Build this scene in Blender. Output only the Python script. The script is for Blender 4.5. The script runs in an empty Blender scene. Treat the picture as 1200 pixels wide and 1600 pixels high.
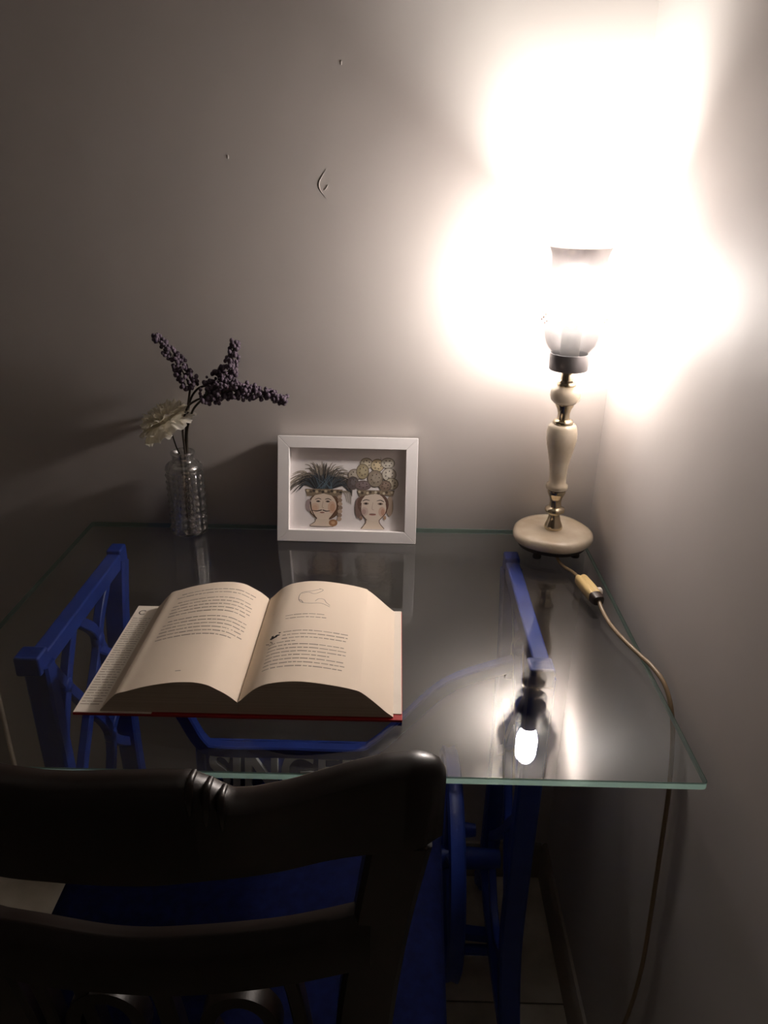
import bpy, bmesh, math, random
from mathutils import Vector, Matrix
random.seed(7)
SC = bpy.context.scene
C = SC.collection

# ------------------------------------------------------------------ camera
F_PX = 1179.298
CAM = Vector((0.0, -1.08855, 1.24634))
RT = Vector((0.99972586, 0.0196187, 0.01277952))
UP = Vector((-0.0195522, 0.3992456, 0.91663551))
FW = Vector((-0.01288103, 0.91663409, -0.39951974))
cd = bpy.data.cameras.new('camera')
cd.sensor_fit = 'HORIZONTAL'
cd.sensor_width = 36.0
cd.lens = F_PX / 1200.0 * 36.0
cd.clip_start = 0.02
cam = bpy.data.objects.new('camera', cd)
C.objects.link(cam)
m = Matrix((RT, UP, -FW)).transposed().to_4x4()
m.translation = CAM
cam.matrix_world = m
SC.camera = cam

# ------------------------------------------------------------------ world, exposure
w = bpy.data.worlds.new('world')
SC.world = w
w.use_nodes = True
w.node_tree.nodes['Background'].inputs[0].default_value = (1.0, 0.95, 0.9, 1)
w.node_tree.nodes['Background'].inputs[1].default_value = 0.0
SC.view_settings.view_transform = 'Standard'
SC.view_settings.look = 'None'
SC.view_settings.gamma = 1.0
SC.view_settings.use_curve_mapping = False
SC.view_settings.exposure = 0.0
SC.cycles.use_denoising = True
SC.cycles.max_bounces = 10
SC.cycles.diffuse_bounces = 5
SC.cycles.glossy_bounces = 5
SC.cycles.transmission_bounces = 10
SC.cycles.transparent_max_bounces = 24
SC.cycles.caustics_reflective = False
SC.cycles.caustics_refractive = False
SC.cycles.sample_clamp_indirect = 60.0

BULB_STRENGTH = 2050.0
LIGHT_COL = (1.0, 0.95, 0.89)


# ------------------------------------------------------------------ pixel -> point on a known plane
def ray(x, y):
    return (x - 600) / F_PX * RT - (y - 800) / F_PX * UP + FW


def on_y(x, y, Y):
    d = ray(x, y)
    return CAM + d * ((Y - CAM.y) / d.y)


def on_z(x, y, Z):
    d = ray(x, y)
    return CAM + d * ((Z - CAM.z) / d.z)


def on_x(x, y, X):
    d = ray(x, y)
    return CAM + d * ((X - CAM.x) / d.x)


# ------------------------------------------------------------------ materials
def lin(c):
    def f(v):
        v /= 255.0
        return v / 12.92 if v <= 0.04045 else ((v + 0.055) / 1.055) ** 2.4
    return tuple(f(v) for v in c)


def mat(name, rgb, rough=0.5, metal=0.0, spec=0.5, noise=None, bump=None, sheen=0.0, coat=0.0):
    """noise = (scale, second rgb, amount, detail); bump = (scale, strength, distance)"""
    mt = bpy.data.materials.new(name)
    mt.use_nodes = True
    nt = mt.node_tree
    b = nt.nodes['Principled BSDF']
    b.inputs['Base Color'].default_value = (*lin(rgb), 1)
    b.inputs['Roughness'].default_value = rough
    b.inputs['Metallic'].default_value = metal
    b.inputs['Specular IOR Level'].default_value = spec
    b.inputs['Sheen Weight'].default_value = sheen
    b.inputs['Coat Weight'].default_value = coat
    tc = nt.nodes.new('ShaderNodeTexCoord')
    if noise:
        n = nt.nodes.new('ShaderNodeTexNoise')
        mp = nt.nodes.new('ShaderNodeMapping')
        sc = noise[0] if isinstance(noise[0], tuple) else (noise[0],) * 3
        mp.inputs['Scale'].default_value = sc
        nt.links.new(tc.outputs['Object'], mp.inputs[0])
        nt.links.new(mp.outputs[0], n.inputs['Vector'])
        n.inputs['Scale'].default_value = 1.0
        n.inputs['Detail'].default_value = noise[3] if len(noise) > 3 else 4
        r = nt.nodes.new('ShaderNodeValToRGB')
        r.color_ramp.elements[0].position = 0.5 - noise[2]
        r.color_ramp.elements[1].position = 0.5 + noise[2]
        r.color_ramp.elements[0].color = (*lin(noise[1]), 1)
        r.color_ramp.elements[1].color = (*lin(rgb), 1)
        nt.links.new(n.outputs['Fac'], r.inputs[0])
        nt.links.new(r.outputs[0], b.inputs['Base Color'])
    if bump:
        n2 = nt.nodes.new('ShaderNodeTexNoise')
        n2.inputs['Scale'].default_value = bump[0]
        n2.inputs['Detail'].default_value = 5
        nt.links.new(tc.outputs['Object'], n2.inputs['Vector'])
        bp = nt.nodes.new('ShaderNodeBump')
        bp.inputs['Strength'].default_value = bump[1]
        bp.inputs['Distance'].default_value = bump[2]
        nt.links.new(n2.outputs['Fac'], bp.inputs['Height'])
        nt.links.new(bp.outputs[0], b.inputs['Normal'])
    return mt


def color_attr_mat(name, rough=0.8):
    mt = bpy.data.materials.new(name)
    mt.use_nodes = True
    nt = mt.node_tree
    a = nt.nodes.new('ShaderNodeVertexColor')
    a.layer_name = 'Col'
    b = nt.nodes['Principled BSDF']
    b.inputs['Roughness'].default_value = rough
    nt.links.new(a.outputs[0], b.inputs['Base Color'])
    return mt


def pane_mat(name, tint, rough=0.0, extra=None):
    """Thin-walled clear glass: Fresnel mirror over straight-through transparency."""
    mt = bpy.data.materials.new(name)
    mt.use_nodes = True
    nt = mt.node_tree
    nt.nodes.clear()
    out = nt.nodes.new('ShaderNodeOutputMaterial')
    geo = nt.nodes.new('ShaderNodeNewGeometry')
    mr = nt.nodes.new('ShaderNodeMapRange')
    mr.inputs['To Min'].default_value = 1.52
    mr.inputs['To Max'].default_value = 1 / 1.52
    nt.links.new(geo.outputs['Backfacing'], mr.inputs['Value'])
    fr = nt.nodes.new('ShaderNodeFresnel')
    nt.links.new(mr.outputs[0], fr.inputs['IOR'])
    tr = nt.nodes.new('ShaderNodeBsdfTransparent')
    tr.inputs[0].default_value = (*tint, 1)
    gl = nt.nodes.new('ShaderNodeBsdfGlossy')
    gl.inputs['Roughness'].default_value = rough
    mx = nt.nodes.new('ShaderNodeMixShader')
    nt.links.new(fr.outputs[0], mx.inputs[0])
    nt.links.new(tr.outputs[0], mx.inputs[1])
    nt.links.new(gl.outputs[0], mx.inputs[2])
    nt.links.new(mx.outputs[0], out.inputs[0])
    return mt


M = {}
M['wall'] = mat('wall_paint', (198, 192, 188), 0.62, spec=0.3, noise=(1.7, (189, 182, 177), 0.3, 5), bump=(9.0, 0.12, 0.01))
M['ceil'] = mat('ceiling_paint', (232, 228, 222), 0.9)
M['tile'] = mat('floor_tile', (190, 180, 164), 0.35, noise=((14, 14, 14), (164, 153, 136), 0.16, 8), bump=(60, 0.05, 0.002))
M['grout'] = mat('tile_grout', (92, 84, 74), 0.9)
M['base'] = mat('skirting', (140, 130, 118), 0.45)
M['trim'] = mat('pale_strip', (205, 192, 176), 0.5)
M['iron'] = mat('blue_enamel_iron', (44, 70, 164), 0.42, spec=0.4, noise=(30, (34, 56, 138), 0.25, 4), bump=(70, 0.15, 0.002))
M['letters'] = mat('worn_letter_paint', (236, 236, 236), 0.5)
M['wood'] = mat('dark_wood', (33, 21, 15), 0.36, noise=((6, 40, 40), (20, 13, 9), 0.22, 6), coat=0.08)
M['fabric'] = mat('blue_seat_fabric', (15, 24, 72), 0.9, spec=0.15, noise=(90, (10, 17, 54), 0.2, 3), bump=(400, 0.3, 0.001))
M['glass'] = pane_mat('table_glass', (0.955, 0.972, 0.962))
M['marble'] = mat('cream_onyx', (238, 228, 208), 0.22, noise=(26, (216, 200, 174), 0.16, 6), coat=0.3)
M['brass'] = mat('polished_brass', (208, 194, 168), 0.17, metal=1.0)
M['collar'] = mat('grey_metal', (120, 118, 120), 0.38, metal=0.7)
M['feet'] = mat('dark_feet', (40, 32, 26), 0.5)
M['cord'] = mat('beige_cord', (142, 120, 92), 0.35)
M['switch'] = mat('gold_switch', (212, 184, 126), 0.35)
M['darkplastic'] = mat('brown_plastic', (52, 38, 30), 0.4)
M['whiteplastic'] = mat('white_plastic', (225, 215, 205), 0.35)
M['framewhite'] = mat('white_frame', (243, 239, 238), 0.45)
M['paper'] = mat('art_paper', (236, 230, 229), 0.85)
M['print'] = color_attr_mat('watercolour_print')
M['page'] = mat('cream_page', (232, 216, 196), 0.8, bump=(220, 0.05, 0.0005))
M['edge'] = mat('page_edges', (232, 216, 196), 0.85, noise=((4, 4, 900), (214, 196, 174), 0.2, 2))
M['flap'] = mat('jacket_flap', (232, 222, 208), 0.45)
M['red'] = mat('red_jacket', (178, 32, 30), 0.4)
M['ink'] = mat('grey_ink', (150, 138, 126), 0.9)
M['inkblack'] = mat('black_ink', (32, 28, 26), 0.9)
M['stem'] = mat('dark_stem', (52, 44, 34), 0.6)
M['laven'] = mat('lavender_buds', (106, 92, 106), 0.75, noise=(160, (72, 60, 74), 0.2, 2))
M['leafg'] = mat('grey_green', (66, 74, 58), 0.7)
pm = bpy.data.materials.new('white_petal')
pm.use_nodes = True
nt = pm.node_tree
_p = nt.nodes['Principled BSDF']
_p.inputs['Base Color'].default_value = (*lin((244, 239, 228)), 1)
_p.inputs['Roughness'].default_value = 0.75
_tl = nt.nodes.new('ShaderNodeBsdfTranslucent'); _tl.inputs[0].default_value = (*lin((240, 234, 214)), 1)
_mx = nt.nodes.new('ShaderNodeMixShader'); _mx.inputs[0].default_value = 0.35
nt.links.new(_p.outputs[0], _mx.inputs[1]); nt.links.new(_tl.outputs[0], _mx.inputs[2])
nt.links.new(_mx.outputs[0], nt.nodes['Material Output'].inputs[0])
M['petal'] = pm
M['calyx'] = mat('green_calyx', (104, 126, 86), 0.7)
M['tread'] = M['iron']

# green edge of the glass plate
ge = bpy.data.materials.new('glass_edge')
ge.use_nodes = True
nt = ge.node_tree
nt.nodes.clear()
_o = nt.nodes.new('ShaderNodeOutputMaterial')
_d = nt.nodes.new('ShaderNodeBsdfTranslucent'); _d.inputs[0].default_value = (*lin((190, 232, 220)), 1)
_df = nt.nodes.new('ShaderNodeBsdfTransparent'); _df.inputs[0].default_value = (0.42, 0.56, 0.50, 1)
_g = nt.nodes.new('ShaderNodeBsdfGlossy'); _g.inputs['Roughness'].default_value = 0.15
_m1 = nt.nodes.new('ShaderNodeMixShader'); _m1.inputs[0].default_value = 0.55
_m2 = nt.nodes.new('ShaderNodeMixShader'); _m2.inputs[0].default_value = 0.10
nt.links.new(_d.outputs[0], _m1.inputs[1]); nt.links.new(_df.outputs[0], _m1.inputs[2])
nt.links.new(_m1.outputs[0], _m2.inputs[1]); nt.links.new(_g.outputs[0], _m2.inputs[2])
nt.links.new(_m2.outputs[0], _o.inputs[0])
M['glass_edge'] = ge

# frosted lamp shade: partly see-through, partly diffusing
fs = bpy.data.materials.new('frosted_shade')
fs.use_nodes = True
nt = fs.node_tree
nt.nodes.clear()
_o = nt.nodes.new('ShaderNodeOutputMaterial')
_t = nt.nodes.new('ShaderNodeBsdfTransparent'); _t.inputs[0].default_value = (0.445, 0.435, 0.435, 1)
_tl = nt.nodes.new('ShaderNodeBsdfTranslucent'); _tl.inputs[0].default_value = (0.92, 0.88, 0.87, 1)
_m1 = nt.nodes.new('ShaderNodeMixShader'); _m1.inputs[0].default_value = 0.0036
nt.links.new(_t.outputs[0], _m1.inputs[1]); nt.links.new(_tl.outputs[0], _m1.inputs[2])
_gl = nt.nodes.new('ShaderNodeBsdfGlossy'); _gl.inputs['Roughness'].default_value = 0.2
_m2 = nt.nodes.new('ShaderNodeMixShader'); _m2.inputs[0].default_value = 0.04
nt.links.new(_m1.outputs[0], _m2.inputs[1]); nt.links.new(_gl.outputs[0], _m2.inputs[2])
nt.links.new(_m2.outputs[0], _o.inputs[0])
M['shade'] = fs

# embossed vase glass
vg = bpy.data.materials.new('embossed_glass')
vg.use_nodes = True
nt = vg.node_tree
nt.nodes.clear()
_o = nt.nodes.new('ShaderNodeOutputMaterial')
_t = nt.nodes.new('ShaderNodeBsdfTransparent'); _t.inputs[0].default_value = (0.93, 0.93, 0.92, 1)
_g = nt.nodes.new('ShaderNodeBsdfGlass'); _g.inputs['IOR'].default_value = 1.48; _g.inputs['Roughness'].default_value = 0.03
_m1 = nt.nodes.new('ShaderNodeMixShader'); _m1.inputs[0].default_value = 0.88
_gl = nt.nodes.new('ShaderNodeBsdfGlossy'); _gl.inputs['Roughness'].default_value = 0.10
_m2 = nt.nodes.new('ShaderNodeMixShader'); _m2.inputs[0].default_value = 0.19
_hz = nt.nodes.new('ShaderNodeBsdfTranslucent'); _hz.inputs[0].default_value = (0.9, 0.9, 0.88, 1)
_m3 = nt.nodes.new('ShaderNodeMixShader'); _m3.inputs[0].default_value = 0.06
nt.links.new(_t.outputs[0], _m1.inputs[1]); nt.links.new(_g.outputs[0], _m3.inputs[1])
nt.links.new(_hz.outputs[0], _m3.inputs[2]); nt.links.new(_m3.outputs[0], _m1.inputs[2])
nt.links.new(_m1.outputs[0], _m2.inputs[1]); nt.links.new(_gl.outputs[0], _m2.inputs[2])
nt.links.new(_m2.outputs[0], _o.inputs[0])
M['vase'] = vg

# bulb
bm_ = bpy.data.materials.new('lit_bulb')
bm_.use_nodes = True
nt = bm_.node_tree
nt.nodes.clear()
_o = nt.nodes.new('ShaderNodeOutputMaterial')
_e = nt.nodes.new('ShaderNodeEmission')
_e.inputs[0].default_value = (*LIGHT_COL, 1)
_e.inputs[1].default_value = BULB_STRENGTH
nt.links.new(_e.outputs[0], _o.inputs[0])
M['bulb'] = bm_


# ------------------------------------------------------------------ mesh building
class MB:
    def __init__(self):
        self.v, self.f, self.mi, self.col = [], [], [], []

    def face(self, idx, mi=0, col=None):
        self.f.append(tuple(idx)); self.mi.append(mi); self.col.append(col)

    def poly(self, pts, mi=0, col=None):
        n = len(self.v)
        self.v += [Vector(p) for p in pts]
        self.face(range(n, n + len(pts)), mi, col)

    def box(self, x0, x1, y0, y1, z0, z1, mi=0):
        n = len(self.v)
        self.v += [Vector(p) for p in ((x0, y0, z0), (x1, y0, z0), (x1, y1, z0), (x0, y1, z0),
                                       (x0, y0, z1), (x1, y0, z1), (x1, y1, z1), (x0, y1, z1))]
        for q in ((0, 3, 2, 1), (4, 5, 6, 7), (0, 1, 5, 4), (1, 2, 6, 5), (2, 3, 7, 6), (3, 0, 4, 7)):
            self.face([n + i for i in q], mi)
        return self

    def lathe(self, prof, center, n=40, fn=None, cap=True):
        """prof: list of (r, z); center (x, y)"""
        s = len(self.v)
        for k, (r, z) in enumerate(prof):
            for i in range(n):
                a = 2 * math.pi * i / n
                rr = fn(r, z, a) if fn else r
                self.v.append(Vector((center[0] + rr * math.cos(a), center[1] + rr * math.sin(a), z)))
        for k in range(len(prof) - 1):
            for i in range(n):
                j = (i + 1) % n
                self.face((s + k * n + i, s + k * n + j, s + (k + 1) * n + j, s + (k + 1) * n + i))
        if cap:
            self.face([s + i for i in range(n)][::-1])
            e = s + (len(prof) - 1) * n
            self.face([e + i for i in range(n)])
        return self

    def loft(self, rings, closed=True, cap=True):
        s = len(self.v)
        n = len(rings[0])
        for r in rings:
            self.v += [Vector(p) for p in r]
        for k in range(len(rings) - 1):
            for i in range(n if closed else n - 1):
                j = (i + 1) % n
                self.face((s + k * n + i, s + k * n + j, s + (k + 1) * n + j, s + (k + 1) * n + i))
        if cap:
            self.face([s + i for i in range(n)][::-1])
            e = s + (len(rings) - 1) * n
            self.face([e + i for i in range(n)])
        return self

    def tube(self, pts, rad, n=8, sub=6, smooth=True):
        """round tube along a Catmull-Rom path; rad number or list per control point"""
        P, R = path(pts, rad, sub if smooth else 1)
        rings = []
        t0 = (P[1] - P[0]).normalized()
        nrm = t0.orthogonal().normalized()
        for i, p in enumerate(P):
            t = (P[min(i + 1, len(P) - 1)] - P[max(i - 1, 0)]).normalized()
            nrm = (nrm - t * nrm.dot(t)).normalized()
            b = t.cross(nrm)
            rings.append([p + (nrm * math.cos(2 * math.pi * k / n) + b * math.sin(2 * math.pi * k / n)) * R[i] for k in range(n)])
        return self.loft(rings)

    def bar(self, pts, side, a, b, sub=6, ch=0.25):
        """flat bar along a path: half-width a along the fixed vector side, half-thickness b across"""
        P, R = path(pts, 1.0, sub)
        side = Vector(side).normalized()
        rings = []
        for i, p in enumerate(P):
            t = (P[min(i + 1, len(P) - 1)] - P[max(i - 1, 0)]).normalized()
            s = (side - t * side.dot(t)).normalized()
            q = t.cross(s)
            c = min(a, b) * ch
            prof = [(a, b - c), (a - c, b), (-a + c, b), (-a, b - c), (-a, -b + c), (-a + c, -b), (a - c, -b), (a, -b + c)]
            rings.append([p + s * u + q * v for u, v in prof])
        return self.loft(rings)

    def sphere(self, c, r, n=12, m_=8, sc=(1, 1, 1)):
        c = Vector(c)
        prof = []
        for k in range(m_ + 1):
            a = -math.pi / 2 + math.pi * k / m_
            prof.append((max(1e-5, math.cos(a)), math.sin(a)))
        s = len(self.v)
        self.lathe(prof, (0, 0), n)
        for i in range(s, len(self.v)):
            p = self.v[i]
            self.v[i] = c + Vector((p.x * r * sc[0], p.y * r * sc[1], p.z * r * sc[2]))
        return self

    def build(self, name, mats, parent=None, smooth=None, bevel=None, kind=None, org=None):
        if org is None:
            org = root_loc(parent)
        me = bpy.data.meshes.new(name)
        me.from_pydata([tuple(p - org) for p in self.v], [], self.f)
        if not isinstance(mats, (list, tuple)):
            mats = [mats]
        for x in mats:
            me.materials.append(M[x])
        me.polygons.foreach_set('material_index', self.mi)
        if any(c is not None for c in self.col):
            ca = me.color_attributes.new('Col', 'FLOAT_COLOR', 'CORNER')
            k = 0
            for pi, p in enumerate(me.polygons):
                c = self.col[pi] or (1, 1, 1)
                for _ in p.vertices:
                    ca.data[k].color = (*c, 1)
                    k += 1
        b = bmesh.new(); b.from_mesh(me)
        if not any(c is not None for c in self.col):
            bmesh.ops.recalc_face_normals(b, faces=b.faces)
        b.to_mesh(me); b.free()
        if smooth is not None:
            me.shade_smooth()
            me.set_sharp_from_angle(angle=math.radians(smooth))
        o = bpy.data.objects.new(name, me)
        C.objects.link(o)
        if parent is not None:
            o.parent = parent
        else:
            o.location = org
        if bevel:
            bv = o.modifiers.new('bevel', 'BEVEL')
            bv.width = bevel; bv.segments = 2; bv.limit_method = 'ANGLE'; bv.harden_normals = True
            me.shade_smooth()
        if kind:
            o['kind'] = kind
        return o


def path(pts, rad, sub):
    pts = [Vector(p) for p in pts]
    n = len(pts)
    rr = rad if isinstance(rad, (list, tuple)) else [rad] * n
    if n == 2 or sub == 1:
        return pts, list(rr)
    P, R = [], []
    for i in range(n - 1):
        p0, p1, p2, p3 = pts[max(i - 1, 0)], pts[i], pts[i + 1], pts[min(i + 2, n - 1)]
        for k in range(sub):
            t = k / sub
            P.append(0.5 * ((2 * p1) + (p2 - p0) * t + (2 * p0 - 5 * p1 + 4 * p2 - p3) * t * t + (3 * p1 - p0 - 3 * p2 + p3) * t ** 3))
            R.append(rr[i] * (1 - t) + rr[i + 1] * t)
    P.append(pts[-1]); R.append(rr[-1])
    return P, R


def root_loc(o):
    v = Vector((0, 0, 0))
    while o is not None:
        v += o.location
        o = o.parent
    return v


def thing(name, label, cat, loc, group=None):
    o = bpy.data.objects.new(name, None)
    C.objects.link(o)
    o.location = loc
    o.empty_display_size = 0.05
    tag(o, label, cat, group)
    return o


def tag(o, label, cat, group=None):
    o['label'] = label
    o['category'] = cat
    if group:
        o['group'] = group
    return o


def struct(o, label, cat):
    o['kind'] = 'structure'
    return tag(o, label, cat)


def lerp(xs, ys, x):
    if x <= xs[0]: return ys[0]
    for i in range(len(xs) - 1):
        if x <= xs[i + 1]:
            return ys[i] + (ys[i + 1] - ys[i]) * (x - xs[i]) / (xs[i + 1] - xs[i])
    return ys[-1]


def smoothint(xs, ys, x):
    """monotone-ish cubic through points"""
    if x <= xs[0]: return ys[0]
    if x >= xs[-1]: return ys[-1]
    for i in range(len(xs) - 1):
        if x <= xs[i + 1]:
            h = xs[i + 1] - xs[i]
            d = (ys[i + 1] - ys[i]) / h
            d0 = d if i == 0 else (ys[i + 1] - ys[i - 1]) / (xs[i + 1] - xs[i - 1])
            d1 = d if i + 2 >= len(xs) else (ys[i + 2] - ys[i]) / (xs[i + 2] - xs[i])
            t = (x - xs[i]) / h
            return ((2 * t ** 3 - 3 * t * t + 1) * ys[i] + (t ** 3 - 2 * t * t + t) * h * d0
                    + (-2 * t ** 3 + 3 * t * t) * ys[i + 1] + (t ** 3 - t * t) * h * d1)


# ================================================================== THE SETTING
XW = 0.3085            # right wall
XL, YF, ZC = -2.4, -3.0, 2.7
TABLE_Z = 0.75
struct(MB().box(XL - .1, XW + .1, 0, .1, -.05, ZC).build('wall_back', 'wall'),
       'plain pale greige plastered wall behind the glass table', 'wall')
struct(MB().box(XW, XW + .1, YF, 0, -.05, ZC).build('wall_right', 'wall'),
       'plain pale greige wall beside the lit lamp, with hanging cord', 'wall')
struct(MB().box(XL - .1, XL, YF, 0, -.05, ZC).build('wall_left', 'wall'), 'plain pale wall of the room facing the lamp wall', 'wall')
struct(MB().box(XL - .1, XW + .1, YF - .1, YF, -.05, ZC).build('wall_front', 'wall'), 'plain pale wall behind the wooden chair', 'wall')
struct(MB().box(XL - .1, XW + .1, YF - .1, .1, ZC, ZC + .1).build('ceiling', 'ceil'), 'plain off-white ceiling of the room', 'ceiling')
floor = MB().box(XL - .1, XW + .1, YF - .1, .1, -.06, -.004).build('floor', 'grout')
struct(floor, 'grey-brown marbled tile floor with dark joints', 'floor')
T = 0.40
tile_me = None
ny = int(3.0 / T)
for i in range(int((XW - XL) / T) + 1):
    for j in range(9):
        x1 = XW - 0.003 - i * T
        y1 = -0.26 + T - 0.0 - j * T
        x0, y0 = x1 - T, y1 - T
        if y1 > 0.0:                       # the row cut by the wall
            o = MB().box(max(x0, XL) + .0015, x1 - .0015, y0 + .0015, -.001, -.012, 0).build('tile', 'tile', floor)
            continue
        if x0 < XL or y0 < YF:
            continue
        if tile_me is None:
            a = T / 2 - .0015
            tile_me = MB().box(-a, a, -a, a, -.012, 0).build('tile', 'tile', floor, bevel=None)
            o = tile_me
        else:
            o = tile_me.copy(); C.objects.link(o)
        o.location = ((x0 + x1) / 2, (y0 + y1) / 2, 0)
        o.parent = floor


def skirting(name, pts_xy, nrm, label):
    (xa, ya), (xb, yb) = pts_xy
    nx, ny_ = nrm
    prof = [(0, 0.0), (0.011, 0.0), (0.011, 0.066), (0.009, 0.074), (0.005, 0.080), (0, 0.081)]
    rings = []
    for (x, y) in ((xa, ya), (xb, yb)):
        rings.append([(x + nx * d, y + ny_ * d, z) for d, z in prof])
    struct(MB().loft(rings).build(name, 'base', smooth=35), label, 'baseboard')


skirting('baseboard_back', ((XL, 0), (XW - .011, 0)), (0, -1), 'low brown-grey skirting along the wall behind the table')
skirting('baseboard_right', ((XW, 0), (XW, YF)), (-1, 0), 'low brown-grey skirting along the wall beneath the cord')
ms = MB()
ms.box(-0.6985, -0.6925, -.008, 0, .081, 2.3)
struct(ms.build('trim_1', 'trim', bevel=.002), 'thin pale vertical strip on the wall left of the blue iron base', 'trim')
# chipped plaster mark on the back wall
c0 = on_y(503, 290, 0)
ch = MB()
arc = [(0.006, .020), (0.001, .012), (-.0035, .004), (-.003, -.004), (.001, -.010), (.006, -.016)]
ch.tube([(c0.x + a, -.0002, c0.z + b) for a, b in arc], [.0001, .0003, .0005, .0005, .0003, .0001], n=6, sub=4)
ch.tube([(c0.x + .003, -.0002, c0.z - .006), (c0.x + .006, -.0002, c0.z - .003), (c0.x + .008, -.0002, c0.z + .001)], [.0002, .0005, .0002], n=6, sub=4)
ch.build('plaster_chip', 'wall', bpy.data.objects['wall_back'], smooth=60)
for (px, py, r) in ((533, 98, .0012), (356, 245, .0012)):
    q = on_y(px, py, 0)
    MB().sphere((q.x, 0, q.z), r, 8, 6, (1, .6, 2.2)).build('plaster_chip', 'wall', bpy.data.objects['wall_back'], smooth=60)

# ================================================================== GLASS TABLE TOP
GX0, GX1, GY0, GY1, GT = -0.4772, 0.2913, -0.553, -0.0094, 0.008
g = MB()


def rrect(x0, x1, y0, y1, r, z, n=4):
    out = []
    for cx, cy, a0 in ((x1 - r, y1 - r, 0), (x0 + r, y1 - r, 90), (x0 + r, y0 + r, 180), (x1 - r, y0 + r, 270)):
        for k in range(n + 1):
            a = math.radians(a0 + 90 * k / n)
            out.append((cx + r * math.cos(a), cy + r * math.sin(a), z))
    return out


rings = [rrect(GX0 + .001, GX1 - .001, GY0 + .001, GY1 - .001, .004, TABLE_Z - GT), rrect(GX0, GX1, GY0, GY1, .005, TABLE_Z - GT + .001),
         rrect(GX0, GX1, GY0, GY1, .005, TABLE_Z - .001), rrect(GX0 + .001, GX1 - .001, GY0 + .001, GY1 - .001, .004, TABLE_Z)]
g.loft(rings)
for i, f in enumerate(g.f):
    if len(f) == 4:
        g.mi[i] = 1
tag(g.build('glass_tabletop', ['glass', 'glass_edge']), 'clear rectangular glass tabletop with green edges resting on the blue iron base', 'tabletop')

# ================================================================== BLUE IRON SEWING-MACHINE BASE
base = thing('sewing_machine_base', 'blue painted cast iron treadle base with lattice sides under the glass', 'table base', (-.12, -.2, 0))
ZR = TABLE_Z - GT


def side_frame(X, s):
    """one lattice side; s = +1 where the outside faces +X"""
    fr = MB()
    # top rail with raised end pads
    fr.box(X - .0105, X + .0105, -.352, -.082, ZR - .030, ZR - .006)
    fr.box(X - .011, X + .011, -.095, -.068, ZR - .032, ZR)
    fr.box(X - .019, X + .011, -.372, -.345, ZR - .026, ZR)
    rail = fr.build('top_rail', 'iron', base, bevel=.003)
    # curved legs
    sd = (1, 0, 0)
    for nm, pts in (('leg', [(X, -.352, ZR - .02), (X, -.350, .56), (X, -.346, .40), (X, -.352, .25), (X + s * .004, -.385, .12), (X + s * .006, -.43, .045), (X + s * .006, -.452, .032)]),
                    ('leg', [(X, -.085, ZR - .02), (X, -.115, .62), (X, -.135, .44), (X, -.125, .26), (X + s * .004, -.09, .12), (X + s * .006, -.055, .045), (X + s * .006, -.038, .032)])):
        b = MB(); b.bar(pts, sd, .015, .012)
        lg = b.build(nm, 'iron', base, smooth=40)
        e = Vector(pts[-1])
        MB().sphere((e.x, e.y, .016), .016, 12, 8, (.6, 1, 1)).build('caster', 'tread', lg, smooth=60)
    # lattice strands
    strands = [
        [(-.338, ZR - .03), (-.303, .655), (-.255, .585), (-.200, .490), (-.238, .400), (-.300, .300), (-.345, .235)],
        [(-.262, ZR - .03), (-.300, .655), (-.338, .580)],
        [(-.242, ZR - .03), (-.192, .650), (-.255, .570), (-.312, .480), (-.262, .395), (-.190, .300), (-.132, .235)],
        [(-.138, ZR - .03), (-.188, .650), (-.140, .570)],
        [(-.345, .500), (-.312, .480), (-.345, .420)],
        [(-.134, .520), (-.197, .488), (-.134, .420)],
        [(-.345, .235), (-.300, .175), (-.240, .150), (-.180, .175), (-.128, .235)],
    ]
    for st in strands:
        b = MB(); b.bar([(X, y, z) for y, z in st], sd, .006, .0075)
        b.build('lattice_bar', 'iron', base, smooth=40)
    b = MB(); b.bar([(X, -.385, .115), (X, -.24, .10), (X, -.095, .115)], sd, .009, .010)
    b.build('lower_rail', 'iron', base, smooth=40)
    for (y, z) in ((-.302, .655), (-.190, .650), (-.198, .489), (-.312, .48)):
        MB().sphere((X, y, z), .013, 12, 8, (.7, 1, 1)).build('boss', 'iron', base, smooth=60)


side_frame(-.415, -1)
side_frame(.177, 1)
# cross brace with the maker's name
YB = -.195
br = MB()
br.bar([(-.415, YB, .63), (-.355, YB, .600), (-.312, YB, .545), (-.282, YB, .478), (-.255, YB, .464), (-.15, YB, .464), (-.05, YB, .464), (-.018, YB, .478), (.020, YB, .520), (.085, YB, .590), (.177, YB, .63)], (0, 1, 0), .009, .010)
brace = br.build('brace', 'iron', base, smooth=40)
b2 = MB()
b2.bar([(-.415, YB, .12), (-.36, YB, .17), (-.31, YB, .29), (-.285, YB, .365), (-.255, YB, .376), (-.15, YB, .378), (-.05, YB, .376), (-.02, YB, .365), (.01, YB, .27), (.055, YB, .15), (.11, YB, .09), (.177, YB, .075)], (0, 1, 0), .009, .010)
b2.build('brace', 'iron', base, smooth=40)
for x in (-.283, -.018):
    MB().bar([(x, YB, .474), (x - .002, YB, .42), (x, YB, .368)], (0, 1, 0), .007, .006).build('brace_upright', 'iron', base, smooth=40)
tcv = bpy.data.curves.new('lettering', 'FONT')
tcv.body = 'SINGER'
tcv.size = 0.092
tcv.extrude = 0.004
tcv.offset = 0.0022
tcv.align_x = 'CENTER'
tob = bpy.data.objects.new('lettering_source', tcv)
C.objects.link(tob)
dg = bpy.context.evaluated_depsgraph_get()
lme = bpy.data.meshes.new_from_object(tob.evaluated_get(dg))
bpy.data.objects.remove(tob)
xs = [v.co.x for v in lme.vertices]; ysv = [v.co.y for v in lme.vertices]
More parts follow.
